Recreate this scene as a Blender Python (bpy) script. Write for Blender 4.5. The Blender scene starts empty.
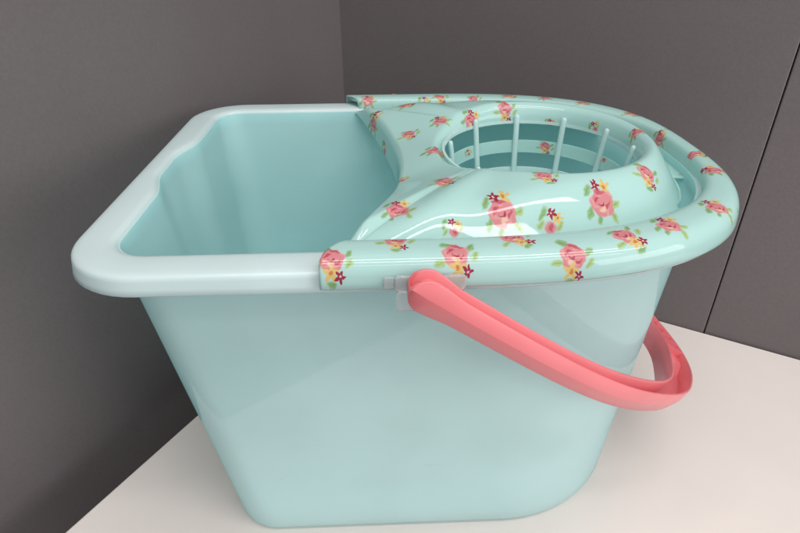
import bpy, bmesh, math, random
from mathutils import Vector, Matrix
from mathutils.bvhtree import BVHTree
random.seed(7)
scene = bpy.context.scene
COL = scene.collection

# ------------------------------------------------------------------ camera
F_PX, PITCH, YAW, ROLL = 574.364, 0.5390, 0.0357, -0.0058      # focal length in pixels of an 800 px wide frame
CAM = Vector((0.1500, -0.3561, 0.3713))
fwd = Vector((math.sin(YAW)*math.cos(PITCH), math.cos(YAW)*math.cos(PITCH), -math.sin(PITCH)))
rgt = Vector((math.cos(YAW), -math.sin(YAW), 0.0))
upv = rgt.cross(fwd)
cr = rgt*math.cos(ROLL) + upv*math.sin(ROLL)
cu = -rgt*math.sin(ROLL) + upv*math.cos(ROLL)
cd = bpy.data.cameras.new('camera'); cam = bpy.data.objects.new('camera', cd); COL.objects.link(cam)
m = Matrix((cr, cu, -fwd)).transposed().to_4x4(); m.translation = CAM
cam.matrix_world = m
cd.sensor_width = 36.0; cd.lens = 36.0*F_PX/800.0; cd.clip_start = 0.01; cd.clip_end = 50
scene.camera = cam

def pixel_ray(px, py):
    return (fwd*F_PX + cr*(px-400.0) - cu*(py-266.5)).normalized()

# ------------------------------------------------------------------ light
w = bpy.data.worlds.new('World'); scene.world = w; w.use_nodes = True
bg = w.node_tree.nodes['Background']; bg.inputs[0].default_value = (1.0, 0.965, 0.955, 1); bg.inputs[1].default_value = 0.78
def tube(name, loc, rz, length, width, power, col=(1.0, 0.95, 0.91)):
    ld = bpy.data.lights.new(name, 'AREA'); ld.shape = 'RECTANGLE'; ld.size = length; ld.size_y = width
    ld.energy = power; ld.color = col
    o = bpy.data.objects.new(name, ld); COL.objects.link(o); o.location = loc; o.rotation_euler = (0, 0, rz)
    return o
for ty, tp in ((-1.5, 8), (-0.75, 17), (-0.25, 17)):
    tube('ceiling_tube', (0.75, ty, 1.95), math.radians(4), 2.6, 0.13, tp)
# added fill light, low on the right behind the camera, lifts the bucket's front
fill_lite = tube('front_right_fill', (2.15, -1.5, 0.70), 0, 1.5, 1.0, 20, (1.0, 0.98, 0.97))
fill_lite.rotation_euler = (Vector((0.1, 0, 0.2))-Vector(fill_lite.location)).to_track_quat('-Z', 'Y').to_euler()
vs = scene.view_settings
vs.view_transform = 'Standard'; vs.look = 'None'; vs.exposure = -0.10; vs.gamma = 1.0; vs.use_curve_mapping = False
scene.render.engine = 'CYCLES'
scene.cycles.max_bounces = 40; scene.cycles.diffuse_bounces = 32; scene.cycles.transmission_bounces = 12

# ------------------------------------------------------------------ materials
def srgb(r, g, b):
    f = lambda c: (c/255/12.92) if c/255 <= 0.04045 else ((c/255+0.055)/1.055)**2.4
    return (f(r), f(g), f(b), 1)
class NT:
    def __init__(s, mat): s.t = mat.node_tree; s.n = s.t.nodes; s.l = s.t.links
    def new(s, ty, **kw):
        n = s.n.new(ty)
        for k, v in kw.items(): setattr(n, k, v)
        return n
    def link(s, a, b): s.l.new(a, b)
    def math(s, op, a, b=None, clamp=False):
        n = s.new('ShaderNodeMath', operation=op, use_clamp=clamp)
        for i, v in enumerate((a, b)):
            if v is None: continue
            if isinstance(v, (int, float)): n.inputs[i].default_value = v
            else: s.link(v, n.inputs[i])
        return n.outputs[0]
    def ramp(s, v, a, b):
        n = s.new('ShaderNodeMapRange', interpolation_type='SMOOTHSTEP')
        s.link(v, n.inputs[0]); n.inputs[1].default_value = a; n.inputs[2].default_value = b
        return n.outputs[0]
    def mix(s, fac, a, b):
        n = s.new('ShaderNodeMix', data_type='RGBA')
        if isinstance(fac, (int, float)): n.inputs[0].default_value = fac
        else: s.link(fac, n.inputs[0])
        for i, v in ((6, a), (7, b)):
            if isinstance(v, tuple): n.inputs[i].default_value = v
            else: s.link(v, n.inputs[i])
        return n.outputs[2]
def base_mat(name):
    mt = bpy.data.materials.new(name); mt.use_nodes = True
    return mt, NT(mt), mt.node_tree.nodes['Principled BSDF'], mt.node_tree.nodes['Material Output']
def noise(nt, scale, detail=3, rough=0.55, vec=None):
    n = nt.new('ShaderNodeTexNoise'); n.inputs['Scale'].default_value = scale
    n.inputs['Detail'].default_value = detail; n.inputs['Roughness'].default_value = rough
    if vec is None:
        tc = nt.new('ShaderNodeTexCoord'); vec = tc.outputs['Object']
    nt.link(vec, n.inputs['Vector'])
    return n.outputs['Fac']
def bump(nt, p, h, strength, dist):
    b = nt.new('ShaderNodeBump'); b.inputs['Strength'].default_value = strength; b.inputs['Distance'].default_value = dist
    nt.link(h, b.inputs['Height']); nt.link(b.outputs[0], p.inputs['Normal'])

AQUA = (0.79, 0.915, 0.92, 1)
def plastic(name, col, rough, ior=1.49, rvar=0.06, cvar=0.05, translucent=0.0, bumpd=0.0003, scuffs=0.0):
    mt, nt, p, out = base_mat(name)
    n1 = noise(nt, 14); n2 = noise(nt, 160, 4)
    dark = tuple(c*(1-cvar) for c in col[:3])+(1,)
    c = nt.mix(nt.ramp(n1, 0.35, 0.65), dark, col)
    r = nt.math('ADD', nt.math('MULTIPLY', n2, rvar*2), rough-rvar)
    if scuffs:
        # fine pale scuff marks
        tc = nt.new('ShaderNodeTexCoord'); mp = nt.new('ShaderNodeMapping')
        mp.inputs['Rotation'].default_value = (0.3, 0.5, 0.9); mp.inputs['Scale'].default_value = (18, 18, 140)
        nt.link(tc.outputs['Object'], mp.inputs[0])
        ns = noise(nt, 1.0, 2, 0.5, mp.outputs[0]); nb = noise(nt, 9, 2)
        k = nt.math('MULTIPLY', nt.ramp(ns, 0.66, 0.72), nt.ramp(nb, 0.54, 0.66))
        k = nt.math('MULTIPLY', k, scuffs)
        c = nt.mix(k, c, (0.75, 0.80, 0.80, 1)); r = nt.math('ADD', r, nt.math('MULTIPLY', k, 0.4))
        for (sx, sz, lx, lz, rot) in ((.1960, .1050, .0016, .0120, 28), (.1885, .0920, .0034, .0055, 20), (.0560, .0480, .0009, .0130, -22), (.0640, .0300, .0008, .0090, -20)):
            m2 = nt.new('ShaderNodeMapping', vector_type='TEXTURE'); nt.link(tc.outputs['Object'], m2.inputs[0])
            m2.inputs['Location'].default_value = (sx, -.106, sz); m2.inputs['Rotation'].default_value = (0, math.radians(rot), 0); m2.inputs['Scale'].default_value = (lx, .02, lz)
            ln = nt.new('ShaderNodeVectorMath', operation='LENGTH'); nt.link(m2.outputs[0], ln.inputs[0])
            k2 = nt.math('MULTIPLY', nt.ramp(ln.outputs['Value'], 1.1, .2), nt.math('MULTIPLY', nt.ramp(noise(nt, 330, 3), .35, .7), .8))
            c = nt.mix(k2, c, (0.88, 0.92, 0.92, 1))
    nt.link(c, p.inputs['Base Color']); nt.link(r, p.inputs['Roughness'])
    p.inputs['IOR'].default_value = ior
    bump(nt, p, noise(nt, 55, 3), 0.10, bumpd)
    if translucent:
        tr = nt.new('ShaderNodeBsdfTranslucent'); tr.inputs[0].default_value = (0.70, 0.97, 0.975, 1)   # light that has crossed the dyed wall is deeper in colour
        mx = nt.new('ShaderNodeMixShader'); mx.inputs[0].default_value = translucent
        nt.link(p.outputs[0], mx.inputs[1]); nt.link(tr.outputs[0], mx.inputs[2]); nt.link(mx.outputs[0], out.inputs[0])
    return mt
M_BODY = plastic('aqua_plastic', AQUA, 0.06, ior=1.70, rvar=.015, translucent=0.46, scuffs=0.9)
M_INSIDE = plastic('aqua_plastic_matt_inside', (0.68, 0.96, 0.97, 1), 0.38, ior=1.42, rvar=.05, translucent=0.46, scuffs=0.4)
M_RIM = plastic('aqua_plastic_rim', (0.73, 0.855, 0.87, 1), 0.20, scuffs=0.25, translucent=0.25)
M_PINK = plastic('coral_pink_plastic', (0.81, 0.215, 0.24, 1), 0.30, cvar=0.08)
M_BASKET = plastic('aqua_gloss_plastic', (0.68, 0.87, 0.86, 1), 0.14, translucent=0.25)

def clear_mat():
    mt, nt, p, out = base_mat('clear_plastic')
    p.inputs['Base Color'].default_value = (0.94, 0.96, 0.98, 1); p.inputs['Roughness'].default_value = 0.16
    p.inputs['Transmission Weight'].default_value = 0.72; p.inputs['IOR'].default_value = 1.45
    bump(nt, p, noise(nt, 90), 0.15, 0.0004)
    return mt
M_CLEAR = clear_mat()

def floral_mat():
    mt, nt, p, out = base_mat('floral_print_gloss')
    u1 = nt.new('ShaderNodeUVMap', uv_map='motif'); u2 = nt.new('ShaderNodeUVMap', uv_map='kind')
    sep2 = nt.new('ShaderNodeSeparateXYZ'); nt.link(u2.outputs[0], sep2.inputs[0])
    # hand-painted wobble
    tc = nt.new('ShaderNodeTexCoord')
    nz = nt.new('ShaderNodeTexNoise'); nz.inputs['Scale'].default_value = 260; nz.inputs['Detail'].default_value = 2
    nt.link(tc.outputs['Object'], nz.inputs['Vector'])
    sub = nt.new('ShaderNodeVectorMath', operation='SUBTRACT'); nt.link(nz.outputs['Color'], sub.inputs[0]); sub.inputs[1].default_value = (.5, .5, .5)
    scl = nt.new('ShaderNodeVectorMath', operation='MULTIPLY'); nt.link(sub.outputs[0], scl.inputs[0]); scl.inputs[1].default_value = (.40, .40, 0)
    add = nt.new('ShaderNodeVectorMath', operation='ADD'); nt.link(u1.outputs[0], add.inputs[0]); nt.link(scl.outputs[0], add.inputs[1])
    UV = add.outputs[0]
    def local(cx, cy, rx, ry, rot=0):
        mp = nt.new('ShaderNodeMapping', vector_type='TEXTURE'); nt.link(UV, mp.inputs[0])
        mp.inputs['Location'].default_value = (cx, cy, 0); mp.inputs['Rotation'].default_value = (0, 0, math.radians(rot))
        mp.inputs['Scale'].default_value = (rx, ry, 1)
        return mp.outputs[0]
    def length(v):
        n = nt.new('ShaderNodeVectorMath', operation='LENGTH'); nt.link(v, n.inputs[0]); return n.outputs['Value']
    def angle(v):
        s = nt.new('ShaderNodeSeparateXYZ'); nt.link(v, s.inputs[0]); return nt.math('ARCTAN2', s.outputs[1], s.outputs[0])
    def blob(cx, cy, rx, ry, rot=0, e=0.34):
        return nt.ramp(length(local(cx, cy, rx, ry, rot)), 1+e, 1-e)
    GREEN = srgb(152, 196, 138); GREEN2 = srgb(182, 212, 148); YEL = srgb(232, 206, 132); ORG = srgb(214, 138, 84)
    RED = srgb(166, 48, 80); PINK = srgb(226, 150, 156); DPINK = srgb(200, 84, 106); LPINK = srgb(240, 184, 182); CREAM = srgb(246, 222, 196)
    def leaf(c, cx, cy, rx, ry, rot, col=GREEN):
        c = nt.mix(blob(cx, cy, rx, ry, rot), c, col)
        return nt.mix(nt.math('MULTIPLY', blob(cx, cy, rx*.75, ry*.22, rot, .5), .45), c, srgb(116, 150, 92))
    def petals(c, cx, cy, r, n, rot, col, ccol, cr_=.30):
        v = local(cx, cy, r, r, rot); L = length(v); A = angle(v)
        k = nt.math('ADD', nt.math('MULTIPLY', nt.math('COSINE', nt.math('MULTIPLY', A, n)), .28), .72)
        c = nt.mix(nt.ramp(nt.math('SUBTRACT', L, k), .10, -.10), c, col)
        return nt.mix(nt.ramp(L, cr_+.1, cr_-.1), c, ccol)
    def rose(c, cx, cy, r):
        v = local(cx, cy, r, r*.94, 15); L = length(v); A = angle(v)
        edge = nt.math('ADD', nt.math('MULTIPLY', nt.math('SINE', nt.math('MULTIPLY', A, 5)), .07), .96)
        body = nt.ramp(nt.math('SUBTRACT', L, edge), .07, -.07)
        c = nt.mix(body, c, PINK)
        # pale outer petals
        lp = nt.ramp(nt.math('SINE', nt.math('ADD', nt.math('MULTIPLY', A, 3), nt.math('MULTIPLY', L, 7))), .35, .9)
        lp = nt.math('MULTIPLY', nt.math('MULTIPLY', lp, nt.ramp(L, .30, .55)), nt.math('MULTIPLY', body, .55))
        c = nt.mix(lp, c, LPINK)
        # dark petal folds: broken rings
        s1 = nt.ramp(nt.math('SINE', nt.math('ADD', nt.math('MULTIPLY', A, 2), nt.math('MULTIPLY', L, -6))), .30, .85)
        ring1 = nt.math('MULTIPLY', nt.ramp(L, .34, .46), nt.ramp(L, .72, .58))
        c = nt.mix(nt.math('MULTIPLY', nt.math('MULTIPLY', s1, ring1), .95), c, DPINK)
        s2 = nt.ramp(nt.math('SINE', nt.math('ADD', nt.math('MULTIPLY', A, 1), nt.math('ADD', nt.math('MULTIPLY', L, 9), 1.2))), .1, .8)
        ring2 = nt.math('MULTIPLY', nt.ramp(L, .08, .16), nt.ramp(L, .36, .26))
        c = nt.mix(nt.math('MULTIPLY', nt.math('MULTIPLY', s2, ring2), .9), c, RED)
        c = nt.mix(nt.math('MULTIPLY', blob(cx+.02*r, cy-.45*r, .30*r, .17*r, 10, .4), .8), c, CREAM)
        c = nt.mix(nt.math('MULTIPLY', blob(cx-.05*r, cy+.72*r, .50*r, .13*r, -8, .4), .75), c, DPINK)
        return c
    ground_n = noise(nt, 12)
    G = nt.mix(nt.ramp(ground_n, .35, .65), (0.53, 0.80, 0.775, 1), (0.55, 0.82, 0.795, 1))
    # kind 0: rose with the small flowers above
    a = leaf(G, -.86, .62, .40, .20, 55); a = leaf(a, -.92, -.62, .42, .20, 60); a = leaf(a, .98, -.12, .36, .20, 25, GREEN2)
    a = leaf(a, .78, -.86, .36, .18, -65, GREEN2); a = leaf(a, -.35, -1.05, .30, .16, 75)
    a = petals(a, .36, .86, .50, 5, 20, YEL, ORG, .22); a = rose(a, 0, -.08, .86); a = petals(a, -.26, .94, .37, 5, 0, RED, CREAM, .16)
    # kind 1: rose with the small flowers below
    b = leaf(G, -.92, -.42, .40, .20, 20, GREEN2); b = leaf(b, -.72, .86, .40, .18, 15); b = leaf(b, .74, .90, .34, .17, 60); b = leaf(b, 1.02, .30, .36, .19, 70, GREEN2)
    b = leaf(b, .30, -1.08, .34, .15, 10); b = rose(b, -.10, .28, .80)
    b = petals(b, .12, -.55, .54, 5, 30, YEL, ORG, .24); b = petals(b, .68, -.60, .36, 5, 10, RED, CREAM, .16)
    # kind 2: small sprig
    d = leaf(G, -.62, .1, .46, .20, 80); d = leaf(d, -.55, -.62, .34, .18, 60, GREEN2); d = leaf(d, .66, -.30, .34, .16, 70, GREEN2)
    d = petals(d, .42, .12, .42, 5, 15, YEL, ORG, .22); d = nt.mix(blob(.12, -.58, .36, .38, 0), d, PINK)
    d = nt.mix(nt.math('MULTIPLY', blob(.16, -.50, .13, .26, 20, .3), .8), d, DPINK); d = petals(d, -.05, .30, .38, 5, 0, RED, CREAM, .16)
    is1 = nt.math('MULTIPLY', nt.math('GREATER_THAN', sep2.outputs[0], .5), nt.math('LESS_THAN', sep2.outputs[0], 1.5))
    is2 = nt.math('GREATER_THAN', sep2.outputs[0], 1.5)
    c = nt.mix(is1, a, b); c = nt.mix(is2, c, d)
    near = nt.ramp(length(u1.outputs[0]), 2.2, 2.0)
    c = nt.mix(near, G, c)
    nt.link(c, p.inputs['Base Color'])
    p.inputs['Roughness'].default_value = 0.09; p.inputs['IOR'].default_value = 1.5
    r = nt.math('ADD', nt.math('MULTIPLY', noise(nt, 120, 4), .04), .015); nt.link(r, p.inputs['Roughness'])
    bump(nt, p, noise(nt, 70, 2), 0.12, 0.0003)
    tr = nt.new('ShaderNodeBsdfTranslucent'); nt.link(c, tr.inputs[0])
    mx = nt.new('ShaderNodeMixShader'); mx.inputs[0].default_value = 0.30
    nt.link(p.outputs[0], mx.inputs[1]); nt.link(tr.outputs[0], mx.inputs[2]); nt.link(mx.outputs[0], out.inputs[0])
    return mt
M_FLORAL = floral_mat()

def table_mat():
    mt, nt, p, out = base_mat('white_laminate')
    c = nt.mix(nt.ramp(noise(nt, 5, 4), .3, .7), (0.76, 0.71, 0.68, 1), (0.80, 0.75, 0.72, 1))
    sp = nt.ramp(noise(nt, 700, 2), .70, .76); c = nt.mix(nt.math('MULTIPLY', sp, .12), c, (0.45, 0.42, 0.40, 1))
    nt.link(c, p.inputs['Base Color']); p.inputs['Roughness'].default_value = 0.34
    bump(nt, p, noise(nt, 420, 3), 0.12, 0.0003)
    return mt
M_TABLE = table_mat()
def panel_mat():
    mt, nt, p, out = base_mat('taupe_panel')
    c = nt.mix(nt.ramp(noise(nt, 3.5, 4), .3, .7), (0.143, 0.126, 0.131, 1), (0.160, 0.142, 0.147, 1))
    f = nt.ramp(noise(nt, 420, 3, .7), .3, .75); c = nt.mix(nt.math('MULTIPLY', f, .30), c, (0.095, 0.083, 0.085, 1))
    nt.link(c, p.inputs['Base Color']); p.inputs['Roughness'].default_value = 0.6
    bump(nt, p, noise(nt, 500, 3), 0.16, 0.0005)
    return mt
M_PANEL = panel_mat()
M_DARK = plastic('dark_joint', (0.05, 0.045, 0.045, 1), 0.7)

# ------------------------------------------------------------------ helpers
def obj(name, verts, faces, mat, parent=None, smooth=True, autosmooth=None):
    me = bpy.data.meshes.new(name); me.from_pydata([tuple(v) for v in verts], [], faces); me.validate(); me.update()
    if mat: me.materials.append(mat)
    if smooth:
        for q in me.polygons: q.use_smooth = True
    o = bpy.data.objects.new(name, me); COL.objects.link(o)
    if parent: o.parent = parent
    if autosmooth:
        bm = bmesh.new(); bm.from_mesh(me)
        for e in bm.edges:
            if len(e.link_faces) == 2 and e.calc_face_angle(0) > math.radians(autosmooth): e.smooth = False
        bm.to_mesh(me); bm.free()
    return o
def tag(o, label=None, cat=None, kind=None):
    if label: o['label'] = label
    if cat: o['category'] = cat
    if kind: o['kind'] = kind
def empty(name, loc=(0, 0, 0)):
    o = bpy.data.objects.new(name, None); COL.objects.link(o); o.location = loc; o.empty_display_size = .05; return o
def fix_normals(o):
    bm = bmesh.new(); bm.from_mesh(o.data); bmesh.ops.recalc_face_normals(bm, faces=bm.faces); bm.to_mesh(o.data); bm.free()
def grid_faces(nr, nc, closed, base=0):
    f = []
    for i in range(nr-1):
        for j in range(nc if closed else nc-1):
            k = (j+1) % nc
            f.append((base+i*nc+j, base+i*nc+k, base+(i+1)*nc+k, base+(i+1)*nc+j))
    return f
def lerp(a, b, t): return a+(b-a)*t
def sstep(a, b, x):
    t = max(0, min(1, (x-a)/(b-a))); return t*t*(3-2*t)
def bevel_box(name, size, loc, rotz, mat, parent=None, bev=0.002, seg=3):
    bm = bmesh.new(); bmesh.ops.create_cube(bm, size=1)
    for v in bm.verts: v.co = Vector((v.co.x*size[0], v.co.y*size[1], v.co.z*size[2]))
    bmesh.ops.bevel(bm, geom=bm.edges[:], offset=bev, segments=seg, affect='EDGES', profile=.5)
    R = Matrix.Rotation(rotz, 4, 'Z'); bmesh.ops.transform(bm, matrix=Matrix.Translation(loc) @ R, verts=bm.verts)
    me = bpy.data.meshes.new(name); bm.to_mesh(me); bm.free(); me.materials.append(mat)
    o = bpy.data.objects.new(name, me); COL.objects.link(o)
    if parent: o.parent = parent
    return o

# outline of the bucket: rounded rectangle on the left, superellipse on the right
RIM = dict(x0=0.0, xc=.1749, a=.1798, hw=.14, r=.040, n=2.81)
BASE = dict(x0=.0426, xc=.232, a=.0986, hw=.0985, r=.030, n=2.0)
def inset(P, d): return dict(x0=P['x0']+d, xc=P['xc'], a=P['a']-d, hw=P['hw']-d, r=max(.006, P['r']-d), n=P['n'])
def mixp(A, B, t): return {k: lerp(A[k], B[k], t) for k in A}
def right_end(P, N):
    out = []
    for i in range(N+1):
        t = -math.pi/2 + math.pi*i/N
        c, s = math.cos(t), math.sin(t); e = 2/P['n']
        out.append((P['xc']+P['a']*max(c, 0)**e, P['hw']*math.copysign(abs(s)**e, s)))
    return out
def outline(P):
    """closed loop, counter-clockwise; point count does not depend on P"""
    pts = right_end(P, 120)
    for i in range(1, 40): pts.append((lerp(P['xc'], P['x0']+P['r'], i/40), P['hw']))
    for i in range(13):
        t = math.pi/2+math.pi/2*i/12; pts.append((P['x0']+P['r']+P['r']*math.cos(t), P['hw']-P['r']+P['r']*math.sin(t)))
    for i in range(1, 80): pts.append((P['x0'], lerp(P['hw']-P['r'], -P['hw']+P['r'], i/80)))
    for i in range(13):
        t = math.pi+math.pi/2*i/12; pts.append((P['x0']+P['r']+P['r']*math.cos(t), -P['hw']+P['r']+P['r']*math.sin(t)))
    for i in range(1, 40): pts.append((lerp(P['x0']+P['r'], P['xc'], i/40), -P['hw']))
    return pts
def spout(pts, P, z, amt=1.0):
    """pouring channel pressed into the left wall"""
    depth = .0075*sstep(.03, .235, z)*amt; hwid = lerp(.016, .040, max(0, min(1, z/.24)))
    out = []
    for (x, y) in pts:
        if x < P['x0']+.012 and abs(y) < .06:
            b = 1-sstep(hwid-.027, hwid+.009, abs(y)); x -= depth*b
        out.append((x, y))
    return out

# ------------------------------------------------------------------ setting: walls and table
WA = math.radians(-32.28)                                   # direction of the right wall
dR = Vector((math.cos(WA), math.sin(WA), 0)); nR = Vector((-dR.y, dR.x, 0))   # nR points away from the room
dL = Vector((math.cos(math.radians(59.86)), math.sin(math.radians(59.86)), 0)); nL = Vector((-dL.y, dL.x, 0))
JR = Vector((.4861, .1141, 0))                              # panel joint on the right wall, at table level
PL = Vector((-.0167, .0168, 0))                             # a point of the left wall
def wall_block(name, p, d, n, u0, u1, z0, z1, off, thick, mat, parent=None, bev=.002):
    c = p + d*((u0+u1)/2) + n*(off+thick/2); 
    return bevel_box(name, (u1-u0, thick, z1-z0), (c.x, c.y, (z0+z1)/2), math.atan2(d.y, d.x), mat, parent, bev)
wr = wall_block('wall_right', JR, dR, nR, -.47, 1.1, -.9, 1.3, .012, .03, M_DARK); tag(wr, kind='structure')
wall_block('panel', JR, dR, nR, -.470, -.0005, -.89, 1.295, 0, .014, M_PANEL, wr, .0012)
wall_block('panel', JR, dR, nR, .0005, 1.095, -.89, 1.295, 0.0008, .014, M_PANEL, wr, .0012)
# the left wall meets the right one at the corner; the table's left edge stands 6 cm clear of it
uc = -.4463
cor = JR + dR*uc
wl = wall_block('wall_left', cor, dL, nL, -1.5, .011, -.9, 1.3, 0, .03, M_PANEL, None, .003); tag(wl, kind='structure')

def floor_mat():
    mt, nt, p, out = base_mat('dark_carpet')
    c = nt.mix(noise(nt, 60, 4), (0.06, 0.058, 0.06, 1), (0.10, 0.098, 0.10, 1)); nt.link(c, p.inputs['Base Color'])
    p.inputs['Roughness'].default_value = 0.95; bump(nt, p, noise(nt, 300, 2), .5, .003); return mt
fo = obj('floor', [(-3, -3, -.75), (3.4, -3, -.75), (3.4, 3, -.75), (-3, 3, -.75)], [(0, 1, 2, 3)], floor_mat(), smooth=False); tag(fo, kind='structure')
tb = empty('table', (.16, .1, -.03))
depth_c = .356+.153
def table_prism(name, corners, z0, z1, bev):
    bm = bmesh.new()
    lo = [bm.verts.new((p.x, p.y, z0)) for p in corners]; hi = [bm.verts.new((p.x, p.y, z1)) for p in corners]; n = len(lo)
    bm.faces.new(hi); bm.faces.new(lo[::-1])
    for k in range(n): bm.faces.new((lo[k], lo[(k+1) % n], hi[(k+1) % n], hi[k]))
    bmesh.ops.recalc_face_normals(bm, faces=bm.faces)
    bmesh.ops.bevel(bm, geom=bm.edges[:], offset=bev, segments=2, affect='EDGES', profile=.5)
    me_ = bpy.data.meshes.new(name); bm.to_mesh(me_); bm.free(); me_.materials.append(M_TABLE)
    o = bpy.data.objects.new(name, me_); COL.objects.link(o); o.parent = tb
    o.matrix_parent_inverse = Matrix.Translation((-.16, -.1, .03)); return o
def on_edge(n):            # point of the table's left edge at distance n from the right wall
    # PL + dL*s with (JR - p).nR = n
    sden = dL.dot(nR); return PL + dL*(((JR-PL).dot(nR)-n)/sden)
def on_right(n): return JR + dR*1.0 - nR*n
table_prism('table_top', [on_edge(depth_c), on_right(depth_c), on_right(.0008), on_edge(.0008)], -.030, 0, .0012)
table_prism('edge_band', [on_edge(depth_c+.0024), on_right(depth_c+.0024), on_right(depth_c+.0004), on_edge(depth_c+.0004)], -.0295, -.0006, .0004)
tag(tb, 'white laminate tabletop that carries the aqua mop bucket, set against taupe panels', 'table')

# ------------------------------------------------------------------ bucket
bk = empty('mop_bucket', (.18, 0, 0))
tag(bk, 'pale aqua plastic mop bucket with pink handle and pouring lip', 'bucket')
def bobj(*a, **k):
    par = k.pop('under', bk); o = obj(*a, **k); o.parent = par
    o.matrix_parent_inverse = Matrix.Translation((-.18, 0, 0)) if par is bk else Matrix.Identity(4)
    return o
TOPP = inset(RIM, .0195); TOPP['n'] = 2.5; TOPP['a'] = RIM['a']-.0095
def body_mesh():
    V = []; rows = 0
    ZT = .2375
    def ring(z, off, lift=0.0):
        t = z/ZT; P = inset(mixp(BASE, TOPP, t), off)
        return [(x, y, z) for (x, y) in spout(outline(P), P, z)]
    R = []
    # outer from the rim down
    for i in range(30):
        z = lerp(ZT, .0066, (i/29)); R.append(ring(z, 0))
    for k in range(1, 6):
        t = math.pi/2*k/5; z = .0006+.006*(1-math.sin(t)); R.append(ring(z, .006*(1-math.cos(t))))
    # foot: recessed underside
    R.append(ring(.0006, .014)); R.append(ring(.003, .016))
    nO = len(R); n = len(R[0])
    verts = [p for r in R for p in r]; faces = grid_faces(nO, n, True)
    faces.append(tuple(range((nO-1)*n, nO*n)))
    # inner wall
    R2 = []
    for i in range(30):
        z = lerp(ZT, .018, (i/29)); R2.append(ring(z, .0022))
    for k in range(1, 6):
        t = math.pi/2*k/5; R2.append([(x, y, .0065+.0115*(1-math.sin(t))) for (x, y, _) in ring(.018, .0022+.012*(1-math.cos(t)))])
    b0 = len(verts); verts += [p for r in R2 for p in r]; faces += [tuple(reversed(f)) for f in grid_faces(len(R2), n, True, b0)]
    faces.append(tuple(reversed(range(b0+(len(R2)-1)*n, b0+len(R2)*n))))
    for j in range(n):
        k = (j+1) % n; faces.append((j, b0+j, b0+k, k))
    return verts, faces, b0
v, f, n_out = body_mesh()
body = bobj('body', v, f, M_BODY, None, autosmooth=50); fix_normals(body)
body.data.materials.append(M_INSIDE)
for q_ in body.data.polygons:
    if min(q_.vertices) >= n_out: q_.material_index = 1      # the inside is left matt by the mould
def rim_mesh():
    prof = [(.0222, .2290), (.0216, .2350), (.0206, .2382), (.0190, .2395), (.0165, .2399), (.0100, .2399), (.0050, .2398), (.0026, .2395), (.0012, .2389), (.0004, .2379), (.0001, .2365),
            (-.0005, .2330), (-.0010, .2302), (-.0004, .2295), (.0006, .2300), (.0014, .2340), (.0030, .2375), (.0070, .2385), (.0150, .2385), (.0192, .2370), (.0200, .2290)]
    R = []
    for d, z in prof:
        P = inset(RIM, d); P['a'] = RIM['a']-max(d, -9)*(.5 if d > 0 else 1); pts = outline(P)
        k = sstep(.004, .0185, d)
        if d > .012: P['n'] = lerp(RIM['n'], 2.5, sstep(.012, .0195, d)); pts = outline(P)
        pts = spout(pts, P, .2375, k)
        R.append([(x, y, z) for x, y in pts])
    n = len(R[0]); return [p for r in R for p in r], grid_faces(len(R), n, True)+[(( len(R)-1)*n+j, (len(R)-1)*n+(j+1) % n, (j+1) % n, j) for j in range(n)]
v, f = rim_mesh(); rim = bobj('rim', v, f, M_RIM, None); fix_normals(rim)

# ---- handle: a bail of open channel section, swung down round the curved end
PIV = Vector((.1690, -.1520, .2360)); AL = math.radians(37.6)
ud = Vector((math.cos(AL), 0, -math.sin(AL))); hn = Vector((math.sin(AL), 0, math.cos(AL)))
VH = .1520
def catmull(C, n=18):
    C = [Vector(c) for c in C]; P = [C[0]*2-C[1]]+C+[C[-1]*2-C[-2]]; out = []
    for i in range(1, len(P)-2):
        for k in range(n):
            t = k/n; a, b, c, d = P[i-1:i+3]
            out.append(((b*2)+(c-a)*t+(a*2-b*5+c*4-d)*t*t+(b*3-a-c*3+d)*t**3)*.5)
    out.append(C[-1]); return out
def handle_path():
    half = [(0, -VH), (.0862, -.1430), (.145, -.1255), (.203, -.0915), (.230, -.060), (.2505, -.0277), (.2570, 0)]
    pts = [(-.0088+.0088*i/10, -VH) for i in range(10)]
    pts += [(p.x, p.y) for p in catmull(half+[(a, -b) for a, b in reversed(half[:-1])])]
    pts += [(-.0088*i/10, VH) for i in range(1, 11)]
    for _ in range(110):
        pts = pts[:14]+[((a[0]+2*b[0]+c[0])/4, (a[1]+2*b[1]+c[1])/4) for a, b, c in zip(pts[13:], pts[14:], pts[15:-13])]+pts[-14:]
    return pts
HP = handle_path()
def hpt(u, v, h): return Vector((PIV.x, 0, PIV.z)) + ud*u + Vector((0, v, 0)) + hn*h
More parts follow.
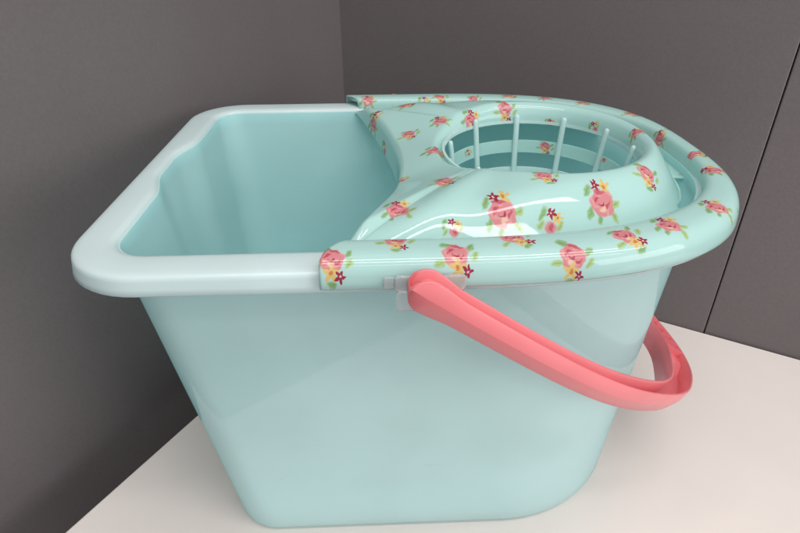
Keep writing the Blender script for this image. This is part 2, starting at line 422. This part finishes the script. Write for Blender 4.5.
def handle_mesh():
    n = len(HP); rings = []; frames = []
    for i, (u, v) in enumerate(HP):
        a = HP[max(0, i-1)]; b = HP[min(n-1, i+1)]
        T = Vector((b[0]-a[0], b[1]-a[1])).normalized(); B = Vector((T.y, -T.x))     # outward
        grip = sstep(.112, .030, abs(v)) if u > .12 else 0
        wd = lerp(.0110, .022, grip); hs = lerp(.0070, .0082, sstep(.03, .2, u)); h1 = hs
        if u < 0: h1 = max(.0020, math.sqrt(max(0, .0088**2-u*u))*.0085/.0088)
        elif u < .030: h1 = lerp(.0085, hs, sstep(0, .018, u))
        if v > 0 and u < .03: h1 *= lerp(.35, 1, sstep(.004, .03, u))
        web = lerp(-.0036, .0030, sstep(-.034, -.020, v)*sstep(.125, .10, v)) if h1 > .005 else -h1*.5
        t = .0016; o = wd/2; c_ = .00035
        sec = [(o-c_, h1), (o, h1-c_), (o+.0008, h1*.02), (o-.0006, -h1+c_), (o-.0010, -h1), (-o+.0010, -h1), (-o, 0), (-o, h1-c_), (-o+c_, h1), (-o+t-c_, h1), (-o+t, h1-c_), (-o+t*1.2, web), (o-t*1.2, web), (o-t, h1-c_), (o-t+c_, h1)]
        rings.append([hpt(u+B.x*bb, v+B.y*bb, hh) for bb, hh in sec]); frames.append((u, v, B, wd))
    k = len(rings[0]); V = [p for r in rings for p in r]; Fc = grid_faces(len(rings), k, True)
    Fc.append(tuple(range(k))); Fc.append(tuple(reversed(range((len(rings)-1)*k, len(rings)*k))))
    return V, Fc, frames
v, f, frames = handle_mesh()
handle = bobj('handle', v, f, M_PINK, None); fix_normals(handle)
bm = bmesh.new(); bm.from_mesh(handle.data); bm.verts.ensure_lookup_table()
for e in bm.edges:                       # creases run along the handle only
    a_, b_ = e.verts[0].index % 15, e.verts[1].index % 15
    if a_ == b_ and a_ in (2, 5, 11, 12): e.smooth = False
    if len(e.link_faces) == 2 and e.calc_face_angle(0) > math.radians(60): e.smooth = False
bm.to_mesh(handle.data); bm.free()
# slanted ribs filling the grip
acc = 0; last = None; nxt = 0
for i in range(1, len(frames)):
    u, v_, B, wd = frames[i]; pu, pv, _, _ = frames[i-1]
    if u > .15 and -.022 < v_ < .10 and wd > .012:
        acc += math.hypot(u-pu, v_-pv)
        if acc >= .0080:
            acc = 0; T = Vector((-B.y, B.x)); o = wd/2-.0015; th = .0009; sk = .0036
            pr = []
            for (bb, tt) in ((o, -th+sk), (o, th+sk), (-o, th-sk), (-o, -th-sk)):
                for hh in (.0022, .0083): pr.append(hpt(u+B.x*bb+T.x*tt, v_+B.y*bb+T.y*tt, hh))
            fc = [(0, 2, 3, 1), (2, 4, 5, 3), (4, 6, 7, 5), (6, 0, 1, 7), (1, 3, 5, 7), (0, 6, 4, 2)]
            rb = obj('grip_rib', pr, fc, M_PINK, None, smooth=False); fix_normals(rb)
            rb.parent = handle; rb.matrix_parent_inverse = Matrix.Translation((-.18, 0, 0)) @ Matrix.Translation((.18, 0, 0)) @ Matrix.Identity(4)
            rb.matrix_parent_inverse = Matrix.Identity(4)
# brackets and pins
def rounded_plate(name, x0, x1, z0, z1, y, thick, mat, rad=.002):
    pts = []
    for (cx, cz, a0) in ((x1-rad, z1-rad, 0), (x0+rad, z1-rad, 90), (x0+rad, z0+rad, 180), (x1-rad, z0+rad, 270)):
        for k in range(5):
            a = math.radians(a0+90*k/4); pts.append((cx+rad*math.cos(a), cz+rad*math.sin(a)))
    n = len(pts); V = [(x, y-thick/2, z) for x, z in pts]+[(x, y+thick/2, z) for x, z in pts]
    Fc = [tuple(range(n)), tuple(reversed(range(n, 2*n)))]+[(j, j+n, (j+1) % n+n, (j+1) % n) for j in range(n)]
    o = bobj(name, V, Fc, mat, None, smooth=False); fix_normals(o)
    b = o.modifiers.new('soft', 'BEVEL'); b.width = .0005; b.segments = 2; b.limit_method = 'ANGLE'
    return o
for s in (-1, 1):
    br = rounded_plate('handle_bracket', .1552, .1864, .2330, .2406, s*.1456, .0020, M_CLEAR)
    b2 = rounded_plate('bracket_tab', .1558, .1740, .2222, .2329, s*.1456, .0020, M_CLEAR)
    b3 = rounded_plate('bracket_tab', .1503, .1551, .2340, .2398, s*.1450, .0010, M_CLEAR, .0008)
    b3.parent = br; b3.matrix_parent_inverse = Matrix.Identity(4)
    b2.parent = br; b2.matrix_parent_inverse = Matrix.Identity(4)
    # pivot pin through bracket and eye
    V = []; N = 20
    for yy, rr in ((.138, .0042), (.1490, .0042), (.1545, .0040), (.1548, .0030)):
        for k in range(N):
            a = 2*math.pi*k/N; V.append((PIV.x+rr*math.cos(a), s*yy, PIV.z+rr*math.sin(a)))
    Fc = grid_faces(4, N, True)+[tuple(range(N)), tuple(range(3*N, 4*N))]
    pn = bobj('pivot_pin', V, Fc, M_PINK, None, autosmooth=40); fix_normals(pn)

# ------------------------------------------------------------------ wringer cap
wg = empty('mop_wringer', (.25, 0, .24))
tag(wg, 'glossy rose print wringer cap with slotted basket, clipped over the bucket rim', 'mop wringer')
WOFF = Matrix.Translation((-.25, 0, -.24))
def wobj(*a, **k):
    par = k.pop('under', wg); o = obj(*a, **k); o.parent = par
    o.matrix_parent_inverse = WOFF if par is wg else Matrix.Identity(4); return o
OC = Vector((.2525, 0)); OA, OB = .0635, .0670
XL0, XLK = .1655, 2.25
def xleft(y): return XL0 - XLK*y*y
def inner_params(d=0.0):
    return dict(x0=0, xc=RIM['xc'], a=RIM['a']-.0100-d, hw=RIM['hw']-.0185-d, r=.03, n=2.6)
def flange_path(P, xs, NS=70, NE=220):
    pts = [(lerp(xs, P['xc'], i/NS), -P['hw']) for i in range(NS)]
    pts += right_end(P, NE)
    pts += [(lerp(P['xc'], xs, i/NS), P['hw']) for i in range(1, NS+1)]
    return pts
def cap_mesh():
    V = []; Fc = []
    # --- flange: (inset, z, start x); outer face up, over, down into the groove, back underneath
    prof = [(-.0024, .2336), (-.0034, .2334), (-.0037, .2342), (-.0034, .2375), (-.0026, .2408), (-.0010, .2434), (.0012, .2452), (.0040, .2462), (.0070, .2466),
            (.0105, .2467), (.0140, .2466), (.0163, .2462), (.0178, .2452), (.0186, .2436), (.0190, .2400), (.0192, .2360), (.0194, .2312)]
    # denser profile for the print
    pr = []
    for i in range(len(prof)-1):
        a, b = prof[i], prof[i+1]; n = max(1, int(math.dist(a, b)/.0016))
        for k in range(n): pr.append((lerp(a[0], b[0], k/n), lerp(a[1], b[1], k/n)))
    pr.append(prof[-1])
    back = [(.0178, .2312), (.0174, .2420), (.0160, .2442), (.0100, .2447), (.0050, .2442), (.0020, .2432), (-.0006, .2408), (-.0020, .2370)]
    rows = []
    Pout = RIM; Pin = inner_params()
    for d, z in pr+back:
        t = d/.0185
        P = dict(x0=0, xc=RIM['xc'], a=RIM['a']-t*.0100, hw=RIM['hw']-d, r=.03, n=lerp(RIM['n'], 2.6, max(0, min(1, t))))
        xs = .1228 + .0120*max(0, min(1.0, t)) - .002*math.sin(math.pi*max(0, min(1, t)))
        rows.append([(x, y, z) for x, y in flange_path(P, xs)])
    n = len(rows[0]); V += [p for r in rows for p in r]; nr = len(rows); Fc += grid_faces(nr, n, False)
    Fc += [((nr-1)*n+j, (nr-1)*n+j+1, j+1, j) for j in range(n-1)]
    for e in (0, n-1): Fc.append(tuple(i*n+e for i in range(nr)))
    nfl = len(Fc)
    # --- inner sheet: from the basket opening to the groove or to the concave left edge
    Pg = inner_params(.0006)
    yL = Pg['hw']; xs = xleft(yL)
    bound = [(x, y, 1) for x, y in flange_path(Pg, xs, 60, 260)]
    NL = 150
    for i in range(1, NL):
        y = lerp(yL, -yL, i/NL); bound.append((xleft(y), y, 0))
    NB = len(bound); NS = 44
    def zedge(y):
        y = abs(y)
        return lerp(.2388, .2450, sstep(.030, .095, y)) if y < .098 else lerp(.2450, .2375, sstep(.098, .1205, y))
    def opening_z(th):      # height of the lip of the opening; dips towards the ramp
        a = abs(math.atan2(math.sin(th-math.pi), math.cos(th-math.pi)))
        return lerp(.2455, .2562, sstep(math.radians(10), math.radians(76), a))
    verts = {}
    b0 = len(V)
    def sheet_z(s, L, cz, zl, ze, left, gr):
        # dome: gentle fall then shoulder then groove
        g = lerp(.0045, .0105, gr); fl = .2318
        tt = min(1, s*L/max(L-g, 1e-6))
        w_ = .06
        soft = lambda x: w_*math.log1p(math.exp(min(50, x/w_)))
        raw = lambda x: .14*x + soft(x-cz)-soft(-cz)
        drop = raw(tt)/raw(1.0)
        zd = lerp(zl, fl, drop)
        # ramp towards the open side
        zr = lerp(zl, ze, s**1.15) - .0020*math.sin(math.pi*s)*0
        return lerp(zd, zr, left)
    rowsS = [[None]*NB for _ in range(NS+1)]
    yc = Pg['hw']
    for j, (bx, by, isf) in enumerate(bound):
        d = Vector((bx-OC.x, by)); th = math.atan2(d.y/OB, d.x/OA)
        ip = Vector((OC.x+OA*math.cos(th), OB*math.sin(th)))
        L = (Vector((bx, by))-ip).length
        left = 0.0
        if bx < .22:
            # angular position relative to the corner where sheet, flange and left edge meet
            ac = math.atan2(yc, xs-OC.x); aa = abs(math.atan2(by, bx-OC.x))
            left = sstep(ac-math.radians(11), ac+math.radians(2), aa)
        cz = lerp(.80, .30, sstep(math.radians(140), math.radians(80), abs(math.atan2(by, bx-OC.x))))
        zl = opening_z(th); ze = zedge(by) if not isf else .2375
        for i in range(NS+1):
            s = i/NS
            s2 = s**.9
            x = lerp(ip.x, bx, s2); y = lerp(ip.y, by, s2)
            z = sheet_z(s2, L, cz, zl, ze, left, sstep(.30, .335, bx))
            if bx < .22: z += .0042*math.exp(-((aa-ac+math.radians(5))/math.radians(6))**2)*math.sin(math.pi*min(1, s2*1.05))**.8
            # rounded lip at the opening
            rl = s2*L; 
            if rl < .006: z -= .0035*(1-rl/.006)**2.2
            rowsS[i][j] = (x, y, z)
    V += [p for r in rowsS for p in r]
    hole = set()
    for i in range(NS):
        for j in range(NB):
            k = (j+1) % NB
            bx_, by_, _ = bound[j]
            if bx_ > .29 and .024 < abs(by_) < .074 and 31 <= i <= NS-2: continue      # clean-edged slots       # drain slots in the groove
            Fc.append((b0+i*NB+j, b0+(i+1)*NB+j, b0+(i+1)*NB+k, b0+i*NB+k))
    # skirt hanging from the concave left edge
    js = [j for j in range(NB) if bound[j][2] == 0]
    NK = 14; base = len(V)
    for r in range(1, NK+1):
        for j in js:
            x, y, z = rowsS[NS][j]; zb = .2150+.0235*min(1, (abs(y)/.118))**2
            zb = min(zb, z-.002); t = r/NK
            V.append((x-.0022*math.sin(min(1, t*3)*math.pi/2)-.0015*t, y, lerp(z, zb, t**1.3)))
    m_ = len(js)
    for c in range(m_-1):
        Fc.append((b0+NS*NB+js[c], b0+NS*NB+js[c+1], base+c+1, base+c))
        for r in range(NK-1):
            Fc.append((base+r*m_+c, base+r*m_+c+1, base+(r+1)*m_+c+1, base+(r+1)*m_+c))
    # --- upper band of the basket, printed like the rest
    NBK = 10; bb = len(V)
    for r in range(1, NBK+1):
        t = r/NBK
        for j in range(NB):
            x, y, z = rowsS[0][j]
            zt = min(z-.001, lerp(z, .2420, t)); k = 1-.018*math.sin(min(1, t*2)*math.pi/2)-.03*t
            V.append((OC.x+(x-OC.x)*k, y*k, zt))
    for j in range(NB):
        k = (j+1) % NB
        Fc.append((b0+k, b0+j, bb+j, bb+k))
        for r in range(NBK-1): Fc.append((bb+r*NB+k, bb+r*NB+j, bb+(r+1)*NB+j, bb+(r+1)*NB+k))
    return V, Fc
v, f = cap_mesh()
cap = wobj('cap', v, f, M_FLORAL, None)
fix_normals(cap)
sd = cap.modifiers.new('thick', 'SOLIDIFY'); sd.thickness = .0012; sd.offset = 0

# ---- the print: roses put where the surface carries them
def print_roses(ob, pixels, extra=()):
  me = ob.data
  bvh = BVHTree.FromPolygons([vv.co.copy() for vv in me.vertices], [tuple(p.vertices) for p in me.polygons])
  MOT = []
  for px, py, kd, sz, st in pixels:
      hit = bvh.ray_cast(CAM, pixel_ray(px, py))
      if hit[0] is not None: MOT.append((hit[0], hit[1] if hit[1].dot(CAM-hit[0]) > 0 else -hit[1], kd, sz, st))
  MOT += list(extra)
  ul = me.uv_layers.new(name='motif'); uk = me.uv_layers.new(name='kind')
  frm = []
  for (c, n, kd, sz, st) in MOT:
      e1 = (Vector((1, 0, 0))-n*n.x).normalized(); e2 = n.cross(e1)
      if e2.y + e2.z < 0: e2 = -e2
      a = random.uniform(-.40, .40); e1, e2 = e1*math.cos(a)+e2*math.sin(a), e2*math.cos(a)-e1*math.sin(a)
      frm.append((c, e1/(.0086*sz), e2/(.0086*sz*st), kd, n))
  for p in me.polygons:
      pc = p.center; best = None; bd = .023
      for fr in frm:
          d = (fr[0]-pc).length
          if d < bd and abs(p.normal.dot(fr[4])) > .22: bd = d; best = fr
      for li in p.loop_indices:
          if best is None: ul.data[li].uv = (9, 9); uk.data[li].uv = (0, 0)
          else:
              q = me.vertices[me.loops[li].vertex_index].co-best[0]
              ul.data[li].uv = (q.dot(best[1]), q.dot(best[2])); uk.data[li].uv = (best[3], 0)


PIX = [  # photograph pixel, kind, size (in 10 mm), stretch along the slope
 (398,212,0,.80,1.0),(445,184,1,.80,1.0),(502,212,0,.95,1.25),(551,219,2,.90,1.2),(601,202,0,.92,1.3),(545,178,1,.72,.9),(647,177,1,.86,1.0),(452,226,2,.75,.9),
 (436,152,0,.74,1.0),(440,122,0,.72,1.0),(505,112,1,.80,1.0),(471,121,0,.78,1.0),(550,122,2,.60,.8),(594,126,2,.62,.9),(637,133,0,.55,1.0),(660,139,0,.72,.9),
 (684,136,0,.72,.8),(697,155,1,.72,.8),(714,171,0,.74,.9),(716,208,0,.80,.9),(668,226,0,.80,.9),(628,238,1,.82,1.0),(573,262,1,.86,1.0),(516,240,1,.82,1.0),(457,259,1,.86,1.0),
 (396,243,1,.78,1.0),(332,264,1,.82,1.0),(520,287,2,.7,1.0),(741,196,1,.65,.9),
 (368,100,0,.66,.9),(407,106,1,.75,.9),(440,98,1,.70,.8),(474,101,1,.6,.8),(509,97,1,.70,.8),(545,99,0,.62,.8),(583,104,1,.6,.8),(632,115,1,.70,.8),
 (374,124,0,.85,1.0),(409,136,1,.75,.9),(400,182,2,.70,.9),(385,146,2,.8,1.0),(424,100,2,.7,.9)]
EXTRA = []
# the same print goes on round the far side, which this camera does not see
for i in range(9):
    x = .16+.022*i; EXTRA.append((Vector((x, .142, .239)), Vector((0, 1, .3)).normalized(), i % 3, .8, 1.0))
for (x, y, z, kd) in ((.20, .093, .246, 0), (.232, .105, .243, 1), (.262, .100, .244, 0), (.292, .085, .246, 1), (.357, .03, .240, 1), (.355, .07, .240, 0), (.340, -.10, .238, 1), (.328, .03, .25, 0)):
    EXTRA.append((Vector((x, y, z)), Vector((0, .2, 1)).normalized(), kd, .8, 1.0))
print_roses(cap, PIX, EXTRA)

# ---- basket: hoops, ribs and floor
def bz(z): return 1-(.2565-z)*1.75*.9/ .67*.25*1.3      # taper of the basket with depth
def ell(z, k=1.0, off=0.0, N=96):
    s = 1-(.2565-z)*2.3*k
    return [(OC.x+(OA*s+off)*math.cos(2*math.pi*i/N), (OB*s+off)*math.sin(2*math.pi*i/N)) for i in range(N)]
basket = None
def hoop(name, z0, z1, mat=M_BASKET, th=.0016, dense=False):
    secs = [(z1, 0), (z0, 0), (z0, -th), (z1, -th)]; R = []
    if dense: secs = [(z1, 0), (z0, 0)]+[(lerp(z0, z1, k/6), -th) for k in range(7)]
    for z, o in secs: R.append([(x, y, z) for x, y in ell(z, 1, o, 192 if dense else 96)])
    n = len(R[0]); nr = len(R); V = [p for r in R for p in r]; Fc = grid_faces(nr, n, True)+[((nr-1)*n+j, (nr-1)*n+(j+1) % n, (j+1) % n, j) for j in range(n)]
    o = wobj(name, V, Fc, mat, None, autosmooth=40); fix_normals(o); return o
hoop('hoop', .2425, .2445); h_ = hoop('hoop', .2212, .2300, M_FLORAL, dense=True); print_roses(h_, [(545,148,1,.6,.8),(603,157,2,.6,.8),(468,152,2,.5,.8)]); hoop('hoop', .1930, .2100); hoop('hoop', .165, .175)
NR_ = 11
for i in range(NR_):
    a = math.pi/2 + 2*math.pi*i/NR_
    V = []; N = 10; zs = [.1690+.0785*k/12 for k in range(13)]
    low = abs(math.atan2(math.sin(a-math.pi), math.cos(a-math.pi))) < math.radians(35)
    ztop = .2405 if low else .2470
    for k, z in enumerate(zs):
        z = .169+(ztop-.169)*k/12
        s = 1-(.2565-z)*2.3; c = Vector((OC.x+(OA*s-.0024)*math.cos(a), (OB*s-.0024)*math.sin(a)))
        rr = .0021
        for q in range(N):
            b = 2*math.pi*q/N; rad = Vector((math.cos(a), math.sin(a))); tan = Vector((-rad.y, rad.x))
            pp = c+rad*(rr*.85*math.cos(b))+tan*(rr*math.sin(b)); V.append((pp.x, pp.y, z))
    top = len(V)//N
    for (dz, k_) in ((.0011, .85), (.0019, .5), (.0022, .12)):
        for q in range(N):
            b = 2*math.pi*q/N; pp = c+rad*(rr*.85*k_*math.cos(b))+tan*(rr*k_*math.sin(b)); V.append((pp.x, pp.y, ztop+dz))
    nr = len(V)//N
    Fc = grid_faces(nr, N, True)+[tuple(range(N)), tuple(range((nr-1)*N, nr*N))]
    o = wobj('rib', V, Fc, M_BASKET, None); fix_normals(o)
# basket floor with raised cone
R = []
for (z, k) in ((.167, 1.0), (.1655, .97), (.1655, .6), (.169, .5), (.178, .22), (.180, .1), (.180, .02)):
    s = (1-(.2565-.167)*2.3)*k; R.append([(OC.x+OA*s*math.cos(2*math.pi*i/96), OB*s*math.sin(2*math.pi*i/96), z) for i in range(96)])
fl = wobj('basket_floor', [p for r in R for p in r], grid_faces(len(R), 96, True)+[tuple(range(6*96, 7*96))], M_BASKET, None); fix_normals(fl)
sd = fl.modifiers.new('thick', 'SOLIDIFY'); sd.thickness = .0016
